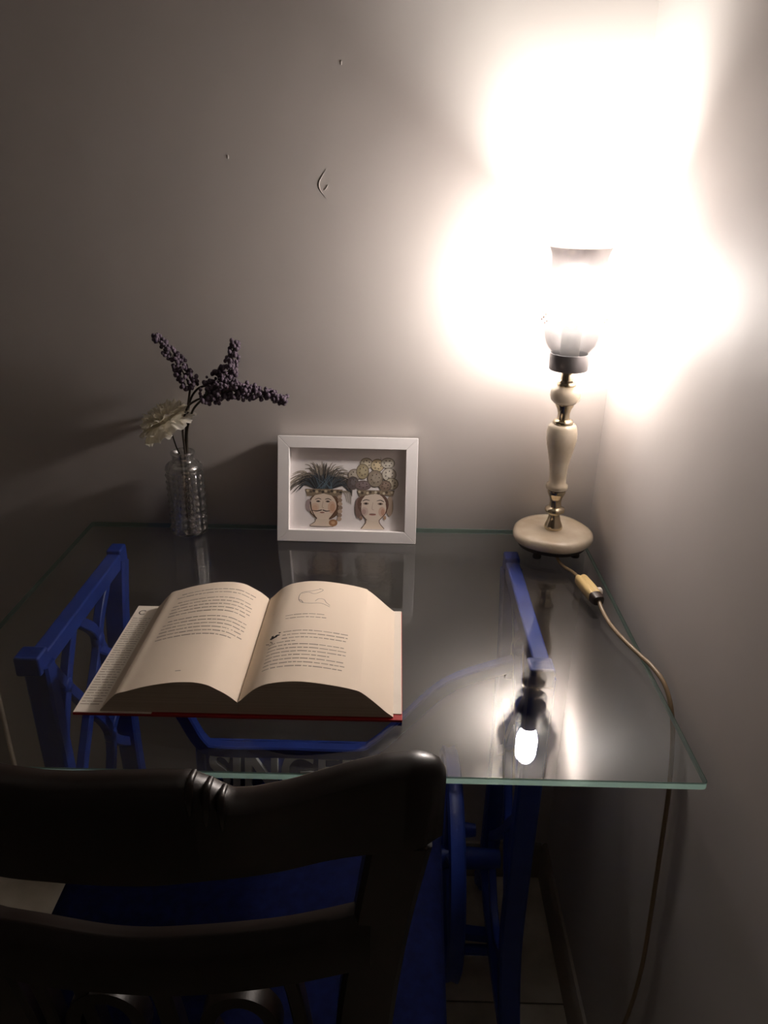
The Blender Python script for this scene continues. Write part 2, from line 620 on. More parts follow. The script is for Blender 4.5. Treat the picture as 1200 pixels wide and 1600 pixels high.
sx = .248 / (max(xs) - min(xs)); sy = .070 / (max(ysv) - min(ysv))
xc = (max(xs) + min(xs)) / 2; y0_ = min(ysv)
for v in lme.vertices:
    x, y, z = v.co
    v.co = ((x - xc) * sx, -z, (y - y0_) * sy)
lme.materials.clear(); lme.materials.append(M['letters'])
lo = bpy.data.objects.new('lettering', lme)
C.objects.link(lo); lo.parent = base
lo.location = Vector((-.1505, YB - .004, .384)) - base.location
lo.rotation_euler = (math.radians(-16), 0, 0)
npb = MB()
npb.loft([[(x, y, z) for x, y, z in ((xx, YB + .001, .376), (xx, YB + .021, .462), (xx, YB + .026, .461), (xx, YB + .006, .375))] for xx in (-.284, -.017)])
npb.build('name_plate', 'iron', base)
lo['label'] = 'pale capital letters cast between the brace bars'
# fly wheel inside the right-hand side
XWH, YWH, ZWH = .097, -.215, .275
wr = MB()
rings = []
for k in range(49):
    a = 2 * math.pi * k / 48
    c, s = math.cos(a), math.sin(a)
    rings.append([(XWH + dx, YWH + (.165 + dr) * c, ZWH + (.165 + dr) * s) for dx, dr in ((-.010, -.010), (.010, -.010), (.012, -.002), (.009, .004), (0, .001), (-.009, .004), (-.012, -.002))])
wr.loft(rings, cap=False)
wheel = wr.build('fly_wheel', 'tread', base, smooth=40)
for k in range(6):
    a = 2 * math.pi * k / 6 + .3
    MB().tube([(XWH, YWH + .02 * math.cos(a), ZWH + .02 * math.sin(a)), (XWH, YWH + .158 * math.cos(a), ZWH + .158 * math.sin(a))], [.008, .006], n=8).build('spoke', 'tread', wheel, smooth=40)
MB().tube([(XWH - .022, YWH, ZWH), (.177, YWH, ZWH)], [.020, .014], n=14).build('axle', 'tread', wheel, smooth=40)
MB().tube([(XWH + .012, YWH - .03, ZWH + .09), (XWH + .034, YWH - .03, ZWH + .09)], [.012, .009], n=12).build('crank_pin', 'tread', wheel, smooth=40)
# treadle plate
tp = MB()
tp.box(-.275, -.262, -.30, -.10, .055, .072); tp.box(-.013, 0, -.30, -.10, .055, .072)
tp.box(-.262, -.013, -.30, -.287, .055, .072); tp.box(-.262, -.013, -.113, -.10, .055, .072)
tread = tp.build('treadle', 'tread', base, bevel=.002)
for k in range(6):
    x = -.235 + k * .039
    MB().box(x - .006, x + .006, -.29, -.11, .058, .069).build('treadle_bar', 'tread', tread, bevel=.002)
MB().tube([(-.415, -.2, .045), (.177, -.2, .045)], .009, n=10).build('treadle_shaft', 'tread', base, smooth=40)

# ================================================================== CHAIR
CX = -.165
chair = thing('dining_chair', 'dark stained wooden chair with blue seat tucked under the glass table', 'chair', (CX, -.46, 0))


def back_y(x, z):
    lean = -.662 - max(0, z - .46) * .09
    return lean - .018 * max(0, 1 - ((x - CX) / .21) ** 2)


def up_back(px, py):
    """pixel onto the gently bowed chair back"""
    Y = -.70
    for _ in range(6):
        q = on_y(px, py, Y)
        Y = back_y(q.x, q.z)
    return on_y(px, py, Y)


def edge(pxs):
    q = [up_back(*p) for p in pxs]
    return [v.x for v in q], [v.z for v in q]


# crest rail
tx, tz = edge([(0, 1205), (60, 1213), (110, 1215), (180, 1213), (240, 1212), (296, 1212), (306, 1220), (322, 1223), (332, 1231), (345, 1236), (356, 1243), (390, 1242), (450, 1230), (500, 1215), (550, 1200), (600, 1188), (650, 1182), (685, 1187), (697, 1203)])
bx, bz = edge([(0, 1349), (100, 1361), (180, 1366), (250, 1366), (340, 1357), (440, 1343), (510, 1327), (570, 1318), (640, 1312), (680, 1300)])
XE = tx[-1]
XS = 2 * CX - XE
tx = [XS, XS + .02, XS + .06] + tx; tz = [tz[0] - .004, tz[0] + .012, tz[0] + .010] + tz
bx = [XS, XS + .03] + bx; bz = [bz[0] + .03, bz[0] + .018] + bz
cr = MB()
rings = []
NS = 90
for i in range(NS + 1):
    x = XS + (XE - XS) * i / NS
    zt = lerp(tx, tz, x); zb = smoothint(bx, bz, x)
    endf = 1 - min(1, max(0, (abs(x - CX) - (XE - CX) + .02) / .02)) ** 2 * .55
    t = .0125 * endf
    pr = []
    for dy, fz in ((-1, .04), (-1, .93), (-.62, .985), (0, 1.0), (.62, .985), (1, .93), (1, .04), (.5, 0), (-.5, 0)):
        z = zb + (zt - zb) * fz
        pr.append((x, back_y(x, z) + dy * t, z))
    rings.append(pr)
cr.loft(rings)
crest = cr.build('crest_rail', 'wood', chair, smooth=50)
# three carved beads on the crest
for (xa, ya, xb, yb) in ((301, 1211, 303, 1256), (327, 1222, 329, 1271), (349, 1234, 354, 1278)):
    a = up_back(xa, ya); bq = up_back(xb, yb)
    mid = up_back((xa + xb) / 2 + 1, (ya * .6 + yb * .4))
    dv = Vector((0, -.0115, 0))
    MB().tube([a + Vector((0, .004, -.001)), a + Vector((0, -.008, .0005)), mid + dv + Vector((0, -.001, 0)), bq + dv], [.0022, .0027, .0026, .0008], n=10, sub=6).build('carved_bead', 'wood', crest, smooth=60)
# stiles that run down into the back legs
inn = [up_back(575, 1318), up_back(553, 1430), up_back(525, 1600)]
out_ = [up_back(684, 1275), up_back(640, 1440), up_back(612, 1600)]
izs = [v.z for v in inn][::-1]; ixs = [v.x for v in inn][::-1]
ozs = [v.z for v in out_][::-1]; oxs = [v.x for v in out_][::-1]
izs = [0, .30, .46] + izs; ixs = [ixs[0] - .005, ixs[0] - .006, ixs[0] - .004] + ixs
ozs = [0, .30, .46] + ozs; oxs = [oxs[0] - .016, oxs[0] - .008, oxs[0] - .004] + oxs
for sgn in (1, -1):
    b = MB(); rings = []
    for k in range(31):
        z = .83 * k / 30
        xi, xo = smoothint(izs, ixs, z), smoothint(ozs, oxs, z)
        yb_ = -.662 - max(0, z - .46) * .09 - max(0, .42 - z) * .16
        xi, xo = (xi, xo) if sgn > 0 else (2 * CX - xi, 2 * CX - xo)
        c = .004 * (1 if xo > xi else -1); t = .014
        rings.append([(xi + c, yb_ - t, z), (xo - c, yb_ - t, z), (xo, yb_ - t + .004, z), (xo, yb_ + t - .004, z), (xo - c, yb_ + t, z), (xi + c, yb_ + t, z), (xi, yb_ + t - .004, z), (xi, yb_ - t + .004, z)])
    b.loft(rings)
    b.build('back_post', 'wood', chair, smooth=40)
# middle rail
mx, mz = edge([(0, 1436), (64, 1447), (161, 1463), (225, 1467), (300, 1464), (375, 1458), (450, 1449), (550, 1428), (580, 1421)])
lx, lz = edge([(0, 1505), (41, 1514), (75, 1522), (180, 1533), (274, 1537), (390, 1529), (470, 1517), (537, 1503), (570, 1496)])
xe = mx[-1]; xs_ = 2 * CX - xe
b = MB(); rings = []
for i in range(41):
    x = xs_ + (xe - xs_) * i / 40
    zt, zb = smoothint(mx, mz, x), smoothint(lx, lz, x)
    if x < mx[0]: zt, zb = mz[0] + (mx[0] - x) * .25, lz[0] + (mx[0] - x) * .25
    yy = back_y(x, (zt + zb) / 2)
    rings.append([(x, yy - .010, zb + .004), (x, yy - .011, zt - .022), (x, yy - .004, zt - .002), (x, yy, zt), (x, yy + .010, zt - .003), (x, yy + .010, zb + .003), (x, yy, zb)])
b.loft(rings)
b.build('middle_rail', 'wood', chair, smooth=45)
# pierced splat below the middle rail
zt_s = .705
for x, wd in ((CX - .070, .006), (CX - .006, .008), (CX + .098, .006), (CX - .105, .006)):
    yq = back_y(x, .6)
    MB().bar([(x + .012, yq + .002, .475), (x + .004, yq, .58), (x - .004, yq - .002, .66), (x - .010, yq - .004, .69)], (0, 1, 0), .008, wd).build('splat_bar', 'wood', chair, smooth=40)
for x in (CX - .058, CX + .050):
    for zc in (.620, .545):
        yq = back_y(x, zc)
        rr = MB(); rings = []
        for k in range(33):
            a = 2 * math.pi * k / 32
            ct, st_ = math.cos(a), math.sin(a)
            rings.append([(x + (.027 + dr) * ct, yq + dy, zc + (.034 + dr) * st_) for dr, dy in ((-.006, -.008), (.006, -.008), (.006, .008), (-.006, .008))])
        rr.loft(rings, cap=False)
        rr.build('splat_ring', 'wood', chair, smooth=40)
MB().box(CX - .14, CX + .14, -.674, -.652, .455, .485).build('lower_back_rail', 'wood', chair, bevel=.003)
# seat
st = MB(); rings = []


def seat_ring(z, inset):
    xl, xr = -.395 + inset, .065 - inset
    out = []
    pts = rrect(xl, xr, -.640 + inset, -.262 - inset, max(.012, .035 - inset), z, 5)
    for (x, y, zz) in pts:
        f = max(0, (y + .40) / .14) ** 2
        out.append((x + (f * .014 if x > CX else -f * .004), y, zz))
    return out


for z, ins in ((.418, .006), (.422, .0), (.446, .0), (.456, .004), (.463, .016), (.468, .05), (.470, .12)):
    rings.append(seat_ring(z, ins))
st.loft(rings)
st.build('seat', 'fabric', chair, smooth=60)
MB().loft([seat_ring(.366, .012), seat_ring(.418, .012)]).build('seat_frame', 'wood', chair, smooth=40)
for x in (-.368, .038):
    b = MB()
    rings = []
    for z, r in ((0, .013), (.04, .014), (.2, .017), (.33, .021), (.37, .021)):
        rings.append([(x + dx * r, -.300 + dy * r, z) for dx, dy in ((-1, -1), (1, -1), (1, 1), (-1, 1))])
    b.loft(rings)
    b.build('front_leg', 'wood', chair, bevel=.003)
MB().tube([(CX - .145, -.70, .20), (CX + .145, -.70, .20)], .009, n=8).build('stretcher', 'wood', chair, smooth=40)

# ================================================================== TABLE LAMP
LX, LY = .2350, -.0735
lamp = thing('table_lamp', 'lit cream onyx and brass table lamp with frosted glass shade', 'lamp', (LX, LY, TABLE_Z))
ctr = (LX, LY)


def wav(r, z, a):
    return r * (1 + .022 * math.cos(3 * a + 2.2) + .012 * math.cos(5 * a + .6))


b = MB().lathe([(.048, .7662), (.054, .7670), (.0575, .7705), (.0582, .7750), (.0570, .7800), (.053, .7828), (.046, .7836), (.010, .784)], ctr, 64, wav)
b.build('base', 'marble', lamp, smooth=60)
b = MB().lathe([(.046, .7590), (.0495, .7600), (.0495, .7660), (.046, .7664)], ctr, 64, wav)
b.build('base_plate', 'feet', lamp, smooth=50)
for k in range(4):
    a = math.radians(50 + 90 * k)
    MB().lathe([(.006, TABLE_Z), (.0065, .752), (.005, .7595)], (LX + .040 * math.cos(a), LY + .040 * math.sin(a)), 14).build('foot', 'feet', lamp, smooth=50)
TOPX = -.004       # the stem leans a little to the left towards the top


def lprof(name, mtl, prof, n=40):
    bb = MB().lathe(prof, ctr, n)
    for v in bb.v:
        v.x += TOPX * (v.z - .79) / .25
    return bb.build(name, mtl, lamp, smooth=50)


lprof('lower_stem', 'brass', [(.0128, .7835), (.0135, .786), (.0125, .790), (.0095, .797), (.0075, .806), (.0080, .8085), (.0140, .811), (.0145, .8135), (.0138, .816), (.0090, .8185), (.0082, .826), (.0092, .832), (.0118, .838), (.0130, .8415), (.0128, .8445), (.008, .8455)])
lprof('onyx_column', 'marble', [(.010, .845), (.0150, .8465), (.0158, .850), (.0150, .8535), (.0122, .856), (.0120, .865), (.0132, .880), (.0162, .897), (.0196, .912), (.0212, .922), (.0212, .930), (.0198, .938), (.0172, .9425), (.010, .944)])
lprof('middle_stem', 'brass', [(.0138, .9440), (.0142, .9460), (.0130, .9485), (.0085, .9500), (.0082, .958), (.0100, .9645), (.0125, .9690), (.0128, .9715), (.009, .9725)])
lprof('onyx_knob', 'marble', [(.010, .972), (.0150, .9728), (.0192, .977), (.0210, .983), (.0206, .9885), (.0180, .9935), (.0130, .9965), (.008, .997)])
lprof('upper_stem', 'brass', [(.0122, .9965), (.0130, .9985), (.0122, 1.0005), (.0112, 1.0015), (.0112, 1.0030), (.0088, 1.0045), (.0082, 1.0185), (.007, 1.0195)])
lprof('collar', 'collar', [(.010, 1.0185), (.0248, 1.0190), (.0258, 1.0200), (.0262, 1.0400), (.0258, 1.0412), (.0244, 1.0412), (.0244, 1.0230), (.006, 1.0225)])
SP = [(.0240, 1.0360), (.0252, 1.0425), (.0290, 1.0470), (.0335, 1.0525), (.0365, 1.0600), (.0382, 1.0690), (.0390, 1.0720), (.0425, 1.0752), (.0470, 1.0800), (.0498, 1.0870), (.0502, 1.0940), (.0485, 1.1020), (.0455, 1.1110), (.0420, 1.1220), (.0392, 1.1340), (.0375, 1.1460), (.0370, 1.1560), (.0378, 1.1650), (.0395, 1.1710), (.0415, 1.1750)]
sh = MB()
prof = SP + [(r - .0022, z + (.0006 if i == len(SP) - 1 else 0)) for i, (r, z) in list(enumerate(SP))[::-1]]
sh.lathe(prof, ctr, 64, cap=False)
n = 64
L = len(prof)
for i in range(n):
    j = (i + 1) % n
    sh.face(((L - 1) * n + i, (L - 1) * n + j, j, i))
for v in sh.v:
    v.x += TOPX
shade = sh.build('lamp_shade', 'shade', lamp, smooth=60)
# small floral print round the bulge of the shade
M['floral'] = mat('faded_floral', (150, 112, 100), 0.7)
for k in range(7):
    a0 = math.radians(-150 + k * 51)
    fl = MB()
    for (da, dz, s) in ((0, 0, .0022), (.07, .004, .0018), (-.08, -.003, .0019), (.12, -.004, .0014), (-.05, .006, .0015), (.03, -.007, .0013)):
        z = 1.0915 + dz
        r = lerp([z_ for _, z_ in SP], [r_ for r_, _ in SP], z) + .0004
        a = a0 + da
        c = Vector((LX + TOPX + r * math.cos(a), LY + r * math.sin(a), z))
        tv = Vector((-math.sin(a), math.cos(a), 0)); uv = Vector((0, 0, 1))
        nv = Vector((math.cos(a), math.sin(a), 0))
        fl.poly([c + (tv * math.cos(q) + uv * math.sin(q)) * s * (.65 + .35 * math.cos(5 * q)) + nv * .0001 for q in [2 * math.pi * i / 20 for i in range(20)]])
    fl.build('floral_motif', 'floral', shade)
# bulb with its cap
bp_ = [(.0001, 1.0800), (.0120, 1.0810), (.0140, 1.0850), (.0175, 1.0930), (.0205, 1.1020), (.0218, 1.1110), (.0212, 1.1190), (.0190, 1.1265), (.0150, 1.1330), (.0085, 1.1380), (.0001, 1.1398)]
bb = MB().lathe([(r * .83, z) for r, z in bp_], (LX + TOPX, LY), 28, cap=False)
bulb = bb.build('bulb', 'bulb', lamp, smooth=60)
MB().lathe([(.0125, 1.022), (.0130, 1.060), (.0138, 1.0795), (.004, 1.0803)], (LX + TOPX, LY), 24).build('bulb_socket', 'whiteplastic', lamp, smooth=50)
# cord with its in-line switch
cz = TABLE_Z + .0028
cpts = [(.2385, -.078, .7556), (.2370, -.108, cz + .001), (.2400, -.132, cz), (.2490, -.158, cz + .003), (.2530, -.184, .760)]
MB().tube(cpts, .0024, n=10, sub=8).build('power_cord', 'cord', lamp, smooth=60)
cp2 = [(.2645, -.244, .7595), (.2660, -.262, cz + .002), (.2690, -.290, cz), (.2760, -.322, cz), (.2850, -.352, cz + .0004), (.2930, -.382, cz + .0018), (.2990, -.410, .7480), (.3010, -.437, .722), (.3018, -.456, .660), (.3022, -.466, .580), (.3026, -.474, .500), (.3028, -.481, .415), (.3026, -.478, .340), (.3022, -.465, .260), (.3018, -.440, .180), (.3010, -.405, .110), (.290, -.36, .05), (.283, -.33, .006)]
MB().tube(cp2, .0026, n=10, sub=8).build('power_cord', 'cord', lamp, smooth=60)
# switch body: two lobed halves, aligned with the cord
A = Vector((.2530, -.184, .7605)); B = Vector((.2645, -.245, .7600))
d = (B - A).normalized(); sdv = d.cross(Vector((0, 0, 1))).normalized(); up_ = sdv.cross(d)
sw = MB(); rings = []
for t, s in ((0, .72), (.04, .92), (.12, 1), (.5, 1.06), (.78, 1.0), (.80, .99)):
    c = A + (B - A) * t
    pr = []
    for q in range(24):
        a = 2 * math.pi * q / 24
        rx = .0082 * s * (1 - .10 * math.exp(-((a - math.pi / 2) / .25) ** 2) * 0)
        u = math.copysign(abs(math.cos(a)) ** .6, math.cos(a)) * .0086 * s
        vv = math.copysign(abs(math.sin(a)) ** .6, math.sin(a)) * .0078 * s
        if math.sin(a) > 0: vv -= .0022 * math.exp(-(u / .0018) ** 2)
        pr.append(c + sdv * u + up_ * vv)
    rings.append(pr)
sw.loft(rings)
switch = sw.build('cord_switch', 'switch', lamp, smooth=50)
b = MB(); rings = []
for t, s in ((.79, .97), (.93, .93), (.99, .80), (1.0, .6)):
    c = A + (B - A) * t
    rings.append([c + sdv * math.copysign(abs(math.cos(a)) ** .6, math.cos(a)) * .0086 * s + up_ * math.copysign(abs(math.sin(a)) ** .6, math.sin(a)) * .0078 * s for a in [2 * math.pi * q / 20 for q in range(20)]])
b.loft(rings)
b.build('switch_end', 'darkplastic', switch, smooth=50)
kc = A + (B - A) * .62
if sdv.x < 0: sdv = -sdv
MB().tube([kc + sdv * .0080, kc + sdv * .0125, kc + sdv * .0140], [.0060, .0058, .0040], n=14, smooth=False).build('switch_knob', 'whiteplastic', switch, smooth=40)

# ================================================================== PICTURE FRAME
FWD, FHT, FDP, FB = .2085, .1580, .018, .0175
fc = on_z(539.5, 848, TABLE_Z)
tilt = math.atan2(.046, .151)
pic = thing('picture_frame', 'small white box frame with watercolour of two crowned heads leaning on the wall', 'picture frame', (-.0705, -.0685, TABLE_Z))
pu = Vector((1, -.012, 0)).normalized()
pn = None
pv = Vector((0, math.sin(tilt), math.cos(tilt)))
pu = (pu + Vector((0, 0, .0)))
pn = pu.cross(pv).normalized()          # points towards the room
pv = pn.cross(pu).normalized()
PO = Vector((-.0705, -.0685, TABLE_Z + .0005)) - pu * FWD / 2


def FP(u, v, n_):
    return PO + pu * u + pv * v + pn * n_


def fbox(mb, u0, u1, v0, v1, n0, n1):
    s = len(mb.v)
    mb.v += [FP(u, v, k) for k in (n0, n1) for (u, v) in ((u0, v0), (u1, v0), (u1, v1), (u0, v1))]
    for q in ((0, 3, 2, 1), (4, 5, 6, 7), (0, 1, 5, 4), (1, 2, 6, 5), (2, 3, 7, 6), (3, 0, 4, 7)):
        mb.face([s + i for i in q])


def mitre(u_in, v_in, u_out, v_out, a, c):
    pass


W_, H_ = FWD, FHT
outer = [(0, 0), (W_, 0), (W_, H_), (0, H_)]
inner = [(FB, FB), (W_ - FB, FB), (W_ - FB, H_ - FB), (FB, H_ - FB)]
for k in range(4):
    j = (k + 1) % 4
    b = MB()
    q = [outer[k], outer[j], inner[j], inner[k]]
    b.v += [FP(u, v, -FDP) for u, v in q] + [FP(u, v, 0) for u, v in q]
    for f in ((3, 2, 1, 0), (4, 5, 6, 7), (0, 1, 5, 4), (1, 2, 6, 5), (2, 3, 7, 6), (3, 0, 4, 7)):
        b.face(f)
    b.build('frame_side', 'framewhite', pic, bevel=.0007)
b = MB(); fbox(b, .003, W_ - .003, .003, H_ - .003, -.015, -.0112)
b.build('backing_board', 'paper', pic)
# the watercolour itself, flat print on the backing
NP = -.0110
pr = MB()
LAY = [0]


def zm(x, y):
    """sketch coordinates (205..985, 150..715) to frame coordinates"""
    return FB + (x - 200) / 788 * (W_ - 2 * FB), FB + (712 - y) / 562 * (H_ - 2 * FB)


def blob(pts, rgb):
    LAY[0] += 1
    k = NP + LAY[0] * 1.2e-6
    pr.poly([FP(*zm(x, y), k) for x, y in pts], col=lin(rgb))


def ell(cx, cy, rx, ry, rgb, rot=0, n_=22):
    c, s = math.cos(rot), math.sin(rot)
    blob([(cx + rx * math.cos(a) * c - ry * math.sin(a) * s, cy + rx * math.cos(a) * s + ry * math.sin(a) * c) for a in [-2 * math.pi * i / n_ for i in range(n_)]], rgb)


def stroke(pts, w0, w1, rgb, wm=None):
    P, _ = path([(x, y, 0) for x, y in pts], 1, 5)
    LAY[0] += 1
    k = NP + LAY[0] * 1.2e-6
    N_ = len(P)
    Ls, Rs = [], []
    for i, p in enumerate(P):
        t = P[min(i + 1, N_ - 1)] - P[max(i - 1, 0)]
        t = t.normalized()
        q = Vector((-t.y, t.x, 0))
        f = i / (N_ - 1)
        w_ = (w0 + (w1 - w0) * f) if wm is None else (w0 * (1 - f) ** 2 + 2 * wm * f * (1 - f) + w1 * f * f)
        Ls.append(p + q * w_ / 2); Rs.append(p - q * w_ / 2)
    for i in range(N_ - 1):
        pr.poly([FP(*zm(a.x, a.y), k) for a in (Ls[i], Rs[i], Rs[i + 1], Ls[i + 1])], col=lin(rgb))


rnd = random.Random(3)

# --- first head: plume of leaves
for ring, (cnt, ln, cols) in enumerate(((64, 225, ((150, 140, 130), (116, 106, 98), (172, 162, 148))), (64, 190, ((96, 90, 84), (62, 58, 56), (124, 114, 102))), (54, 140, ((52, 56, 62), (66, 72, 78), (36, 35, 36))))):
    for k in range(cnt):
        a = math.radians(178 - 176 * (k + rnd.random() * .8) / cnt)
        l = ln * (.75 + .35 * rnd.random()) * (1 - .12 * abs(math.sin(a)))
        x0, y0 = 425 + 60 * math.cos(a), 428
        dx, dy = math.cos(a), -math.sin(a)
        droop = 60 * abs(math.cos(a)) + 12 * rnd.random()
        x1, y1 = x0 + dx * l * .55, y0 + dy * l * .62 - 18
        x2, y2 = min(x0 + dx * l, 625), y0 + dy * l + droop * (l / 200)
        stroke([(x0, y0), (x1, y1), (x2, y2)], 6, 1.5, rnd.choice(cols), wm=11 - 2 * ring)
for k in range(10):
    stroke([(rnd.uniform(360, 500), 430), (rnd.uniform(330, 520), 330)], 6, 1, (86, 104, 116))
# fringe at the right of the band
for k in range(6):
    stroke([(540 + 8 * k, 440), (575 + 8 * k, 460), (590 + 6 * k, 515 + 4 * k)], 5, 2, (176, 164, 146) if k % 2 else (128, 116, 102))
# hair, face, neck
ell(436, 548, 112, 100, (104, 80, 62)); ell(330, 545, 22, 42, (168, 150, 150))
blob([(395, 610), (470, 610), (478, 655), (505, 688), (335, 688), (375, 660)], (222, 205, 186))
stroke([(372, 640), (372, 660), (338, 688), (420, 694), (500, 690)], 4, 4, (110, 86, 70))
ell(428, 548, 92, 92, (228, 210, 192)); ell(372, 562, 30, 34, (222, 194, 172)); ell(372, 564, 18, 22, (216, 180, 154)); ell(488, 556, 28, 42, (218, 184, 160)); ell(492, 558, 16, 28, (206, 164, 136))
stroke([(340, 520), (350, 580), (385, 640)], 8, 6, (74, 50, 36)); stroke([(520, 500), (525, 560), (470, 640)], 9, 6, (92, 58, 36))
for k in range(7):
    ell(546 - abs(k - 3) * 2, 480 + 26 * k, 16, 15, (150, 128, 112) if k % 2 else (190, 166, 146))
ell(498, 664, 30, 24, (160, 118, 84)); ell(498, 664, 14, 11, (196, 158, 124))
# features
stroke([(372, 505), (395, 497), (415, 503)], 3, 3, (70, 54, 44), wm=8); stroke([(440, 503), (462, 497), (484, 508)], 3, 3, (70, 54, 44), wm=8)
ell(394, 517, 15, 6, (112, 92, 82)); ell(394, 517, 6, 6, (48, 38, 34)); ell(460, 517, 15, 6, (112, 92, 82)); ell(460, 517, 6, 6, (48, 38, 34))
stroke([(428, 515), (422, 555), (432, 562)], 3, 4, (186, 156, 136))
stroke([(350, 580), (385, 584), (420, 576)], 2, 6, (60, 46, 40), wm=9); stroke([(425, 576), (450, 584), (478, 580)], 6, 2, (60, 46, 40), wm=9)
ell(422, 594, 16, 5, (160, 112, 100))
# band
blob([(305, 432), (560, 432), (556, 470), (500, 478), (430, 462), (360, 478), (318, 482)], (136, 120, 100))
for k in range(12):
    ell(322 + 20.5 * k, 445 + 6 * (k % 2), 10, 9, ((196, 180, 150), (92, 80, 66), (66, 58, 50))[k % 3])
# --- second head: prickly pears
for (cx, cy, rx, ry, c) in ((720, 250, 40, 36, (196, 186, 164)), (795, 262, 42, 42, (204, 188, 154)), (865, 245, 44, 34, (204, 198, 184)), (640, 330, 40, 38, (170, 160, 146)), (695, 305, 40, 50, (164, 152, 122)), (875, 322, 46, 42, (206, 198, 184)), (630, 385, 36, 42, (92, 84, 84)), (895, 385, 42, 38, (196, 186, 164)), (700, 400, 52, 30, (120, 104, 104)), (850, 400, 40, 34, (132, 112, 98)), (782, 352, 50, 55, (150, 138, 122))):
    ell(cx, cy, rx + 4, ry + 4, (98, 86, 76)); ell(cx, cy, rx, ry, c); ell(cx + 8, cy - 8, rx * .6, ry * .55, tuple(min(255, v + 18) for v in c))
    for q in range(6):
        a = q * 1.05 + cx
        ell(cx + rx * .55 * math.cos(a), cy + ry * .55 * math.sin(a), 4.5, 4.5, (84, 70, 62), n_=8)
for k in range(16):
    x = rnd.uniform(640, 930); y = rnd.uniform(215, 420)
    stroke([(x, y), (x + rnd.uniform(-16, 16), y - rnd.uniform(10, 26))], 3, 1, (116, 104, 88))
ell(672, 555, 26, 72, (126, 104, 96)); ell(885, 540, 24, 70, (168, 148, 130)); ell(770, 530, 108, 92, (104, 78, 66))
blob([(722, 620), (812, 620), (816, 655), (850, 702), (688, 702), (722, 660)], (224, 208, 190))
stroke([(722, 635), (720, 660), (690, 700)], 5, 6, (112, 88, 74)); stroke([(815, 635), (818, 660), (850, 698)], 5, 5, (112, 88, 74))
ell(772, 548, 90, 98, (228, 212, 196)); ell(712, 580, 26, 30, (212, 190, 178)); ell(708, 582, 15, 18, (190, 160, 150)); ell(832, 580, 24, 34, (214, 182, 162)); ell(838, 582, 13, 22, (198, 154, 132))
stroke([(688, 520), (690, 590), (730, 640)], 8, 4, (98, 72, 60)); stroke([(860, 520), (862, 580), (815, 638)], 8, 4, (98, 66, 54))
for x in (722, 820):
    ell(x, 525, 19, 8, (150, 128, 112)); ell(x, 525, 8, 7, (44, 34, 30))
stroke([(698, 508), (722, 498), (748, 504)], 3, 2, (64, 48, 42), wm=9); stroke([(794, 506), (822, 500), (846, 512)], 2, 3, (64, 48, 42), wm=9)
stroke([(770, 515), (764, 560), (776, 568)], 3, 4, (190, 164, 146)); ell(768, 600, 24, 7, (168, 122, 110)); ell(768, 596, 22, 3, (120, 84, 76))
ell(690, 625, 10, 14, (150, 122, 104)); ell(852, 620, 10, 14, (196, 160, 130))
blob([(660, 432), (915, 432), (905, 470), (780, 456), (675, 480)], (132, 116, 98))
for k in range(13):
    ell(676 + 18.5 * k, 445 + 7 * (k % 2), 9, 9, ((206, 194, 168), (84, 72, 60), (150, 134, 110))[k % 3])
pr.build('watercolour_print', 'print', pic)

# ================================================================== OPEN BOOK
BY0, BY1 = -.476, -.273
book = thing('open_book', 'thick open book with cream pages and red jacket lying on the glass', 'book', (-.153, -.375, TABLE_Z))
cv = MB()
cov = [(-.3195, .0008), (-.300, .0008), (-.20, .0008), (-.172, .0008), (-.1535, .0004), (-.135, .0008), (-.10, .0008), (.0127, .0008)]
rings = [[(x, y, TABLE_Z + z) for x, z in cov] + [(x, y, TABLE_Z + z + .0028) for x, z in cov[::-1]] for y in (BY0 - .003, BY1 + .003)]
cv.loft(rings)
cv.build('cover', 'red', book, bevel=.0005)
ZB = TABLE_Z + .0037
# paste-down flaps of the dust jacket on both boards
b = MB(); b.box(-.3188, -.240, BY0 - .0024, BY1 + .0024, ZB, ZB + .0007)
flapL = b.build('jacket_flap', 'flap', book)
b = MB(); b.box(-.060, .0120, BY0 + .006, BY1 + .0024, ZB, ZB + .0007)
b.build('jacket_flap', 'flap', book)
LPX = [-.293, -.2755, -.262, -.2478, -.232, -.2180, -.205, -.1925, -.181, -.1710, -.163, -.1570, -.1526]
LPZ = [.7546, .7741, .7793, .7840, .7880, .7906, .7917, .7914, .7888, .7832, .7780, .7728, .7685]
RPX = [-.1522, -.1480, -.1430, -.1350, -.1250, -.1151, -.102, -.0885, -.075, -.0600, -.047, -.0334, -.0285, -.0200, -.0100, -.0035, .0035]
RPZ = [.7685, .7722, .7775, .7848, .7905, .7932, .7952, .7955, .7944, .7922, .7898, .7863, .7840, .7768, .7672, .7608, .7550]


def page_z(x):
    return smoothint(LPX, LPZ, x) if x <= -.1524 else smoothint(RPX, RPZ, x)


def block(name, xs0, xs1, bulge_in):
    xs_ = [xs0 + (xs1 - xs0) * i / 48 for i in range(49)]
    b = MB()
    rings = []
    for k in range(7):
        y = BY0 + (BY1 - BY0) * k / 6
        ring = [(x, y, page_z(x)) for x in xs_] + [(x, y, ZB + .0008) for x in xs_[::-1]]
        rings.append(ring)
    b.loft(rings)
    n_ = len(rings[0])
    # top strip is page, all else is page edge
    for i, f in enumerate(b.f):
        b.mi[i] = 1
    for i, f in enumerate(b.f):
        if len(f) == 4:
            idx = sorted({q % n_ for q in f})
            if all(q < 49 for q in idx):
                b.mi[i] = 0
    return b.build(name, ['page', 'edge'], book, smooth=40)


bl = block('page_block', -.2925, -.1526, 1)
brk = block('page_block', -.1522, .0035, -1)
